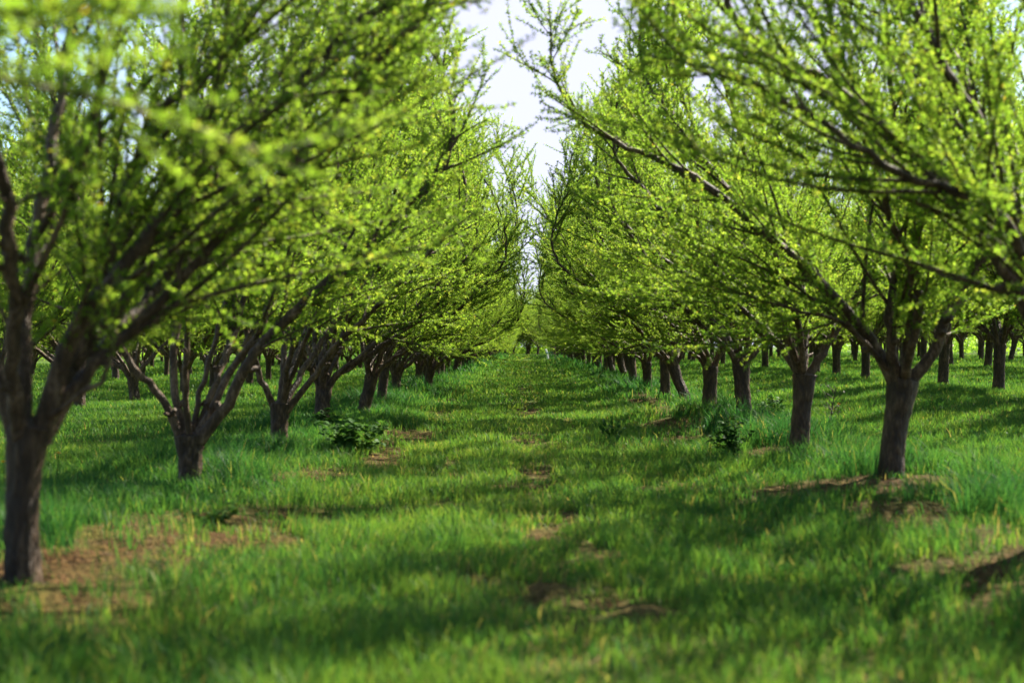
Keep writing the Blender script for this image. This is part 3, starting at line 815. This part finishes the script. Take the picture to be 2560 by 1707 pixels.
fl = [(-4.48, 13.6, "yellow dandelion flower in the grass right of the nearest left trunk"),
      (-4.62, 12.6, "yellow dandelion flower by the left edge of the picture"),
      (3.78, 26.0, "yellow dandelion flower left of the stout third trunk on the right"),
      (3.6, 24.3, "yellow flower standing in the weeds beside the right row"),
      (4.75, 21.6, "yellow orange flower above the dry spindly weed on the right")]
for i, (x, y, lab) in enumerate(fl):
    o = dproto if i == 0 else copy_tree(dproto)
    o.location = (x, y, gz(x, y) + (.18 if i == 4 else .04)); o.rotation_euler = (0, 0, i * 1.3)
    o.scale = (1.25, 1.25, 1.25)
    tag(o, lab, "flower", "yellow flowers in the grass")
# the tall one needs its stem to reach the soil
fl5 = o; fl5.location.z -= .18; fl5.scale = (1.3, 1.3, 2.0)

# stakes at the lane's end
st = empty("marker_stake", (2.2, 131.0, gz(2.2, 131.0)), (0, R(-13), 0))
tag(st, "white leaning marker stake with blue tape at the far end of the lane", "stake")
S = Acc()
S.tube([(0, 0, -.2), (0, 0, .5), (0, 0, 1.05)], [.085, .085, .085], 4, cap=True); link("post", S.mesh("stake_post", [M_WHITE]), st)
S = Acc(); S.tube([(0, 0, .68), (0, 0, .76)], [.1, .1], 4); S.tube([(.06, 0, .72), (.35, 0, .66), (.75, 0, .72)], [.02, .02, .01], 4)
link("tape", S.mesh("stake_tape", [M_BLUE]), st)
st2 = empty("wooden_stake", (2.78, 130.6, gz(2.78, 130.6)))
tag(st2, "thin brown wooden stake right of the white marker stake", "stake")
S = Acc(); S.tube([(0, 0, -.2), (.01, 0, .8), (.0, 0, 1.7)], [.045, .045, .04], 6, cap=True); link("post", S.mesh("wood_post", [M_WOOD]), st2)

# ------------------------------------------------------------------ light, sky
EL, AZ = 46.0, 44.0          # azimuth measured from the lane direction (+Y) towards +X
s = Vector((math.sin(R(AZ)) * math.cos(R(EL)), math.cos(R(AZ)) * math.cos(R(EL)), math.sin(R(EL))))
sl = bpy.data.lights.new("sun", 'SUN'); sl.energy = 5.0; sl.angle = R(.53); sl.color = (1.0, .92, .78)
so = bpy.data.objects.new("sun", sl); COL.objects.link(so); so.rotation_euler = (-s).to_track_quat('-Z', 'Y').to_euler(); so.location = s * 60
w = bpy.data.worlds.new("World"); scene.world = w; w.use_nodes = True
nt = w.node_tree; nt.nodes.clear()
sky = nt.nodes.new("ShaderNodeTexSky"); sky.sky_type = 'NISHITA'; sky.sun_disc = False
sky.sun_elevation = R(EL); sky.sun_rotation = R(AZ); sky.air_density = 1.0; sky.dust_density = .8; sky.ozone_density = 2.5
bg = nt.nodes.new("ShaderNodeBackground"); bg.inputs[1].default_value = .07
wo = nt.nodes.new("ShaderNodeOutputWorld")
# one bank of thin white cloud in the sky ahead, blue elsewhere
tc = nt.nodes.new("ShaderNodeTexCoord")
dt = nt.nodes.new("ShaderNodeVectorMath"); dt.operation = 'DOT_PRODUCT'; nt.links.new(tc.outputs["Generated"], dt.inputs[0]); dt.inputs[1].default_value = (.02, .985, .172)
nz = nt.nodes.new("ShaderNodeTexNoise"); nz.inputs["Scale"].default_value = 3.5; nz.inputs["Detail"].default_value = 6; nt.links.new(tc.outputs["Generated"], nz.inputs["Vector"])
ma = nt.nodes.new("ShaderNodeMath"); ma.operation = 'MULTIPLY_ADD'; nt.links.new(nz.outputs[0], ma.inputs[0]); ma.inputs[1].default_value = .05; nt.links.new(dt.outputs["Value"], ma.inputs[2])
mr = nt.nodes.new("ShaderNodeMapRange"); mr.interpolation_type = 'SMOOTHSTEP'; nt.links.new(ma.outputs[0], mr.inputs[0]); mr.inputs[1].default_value = .972; mr.inputs[2].default_value = 1.004
mc = nt.nodes.new("ShaderNodeMixRGB"); nt.links.new(mr.outputs[0], mc.inputs[0]); nt.links.new(sky.outputs[0], mc.inputs[1]); mc.inputs[2].default_value = (3.9, 4.05, 5.3, 1)
nt.links.new(mc.outputs[0], bg.inputs[0]); nt.links.new(bg.outputs[0], wo.inputs[0])

# ------------------------------------------------------------------ camera
cam = bpy.data.cameras.new("camera"); co = bpy.data.objects.new("camera", cam); COL.objects.link(co)
cam.lens = 50; cam.sensor_width = 36; cam.clip_end = 5000; cam.clip_start = .05
cam.shift_x = -(1205 - 1176) / 2352; cam.shift_y = (795 - 784) / 2352
co.location = (0, 0, 1.3); co.rotation_euler = (R(90), 0, 0)
cam.dof.use_dof = True; cam.dof.focus_distance = 32; cam.dof.aperture_fstop = 1.6
scene.camera = co

scene.view_settings.view_transform = 'Standard'; scene.view_settings.look = 'None'
scene.view_settings.exposure = 1.80; scene.view_settings.gamma = 1
scene.render.engine = 'CYCLES'
c = scene.cycles
c.max_bounces = 10; c.diffuse_bounces = 6; c.glossy_bounces = 2; c.transmission_bounces = 4; c.transparent_max_bounces = 4
c.sample_clamp_indirect = 10
print("leaves", [m[3] for m in PROTO_L + PROTO_R + list(H.values())], "trees", len(trees))

for t in scene.objects:
    if t.parent is None and t.get("label") and not 4 <= len(t["label"].replace("-", " ").split()) <= 16: print("LABEL", len(t["label"].split()), t["label"])
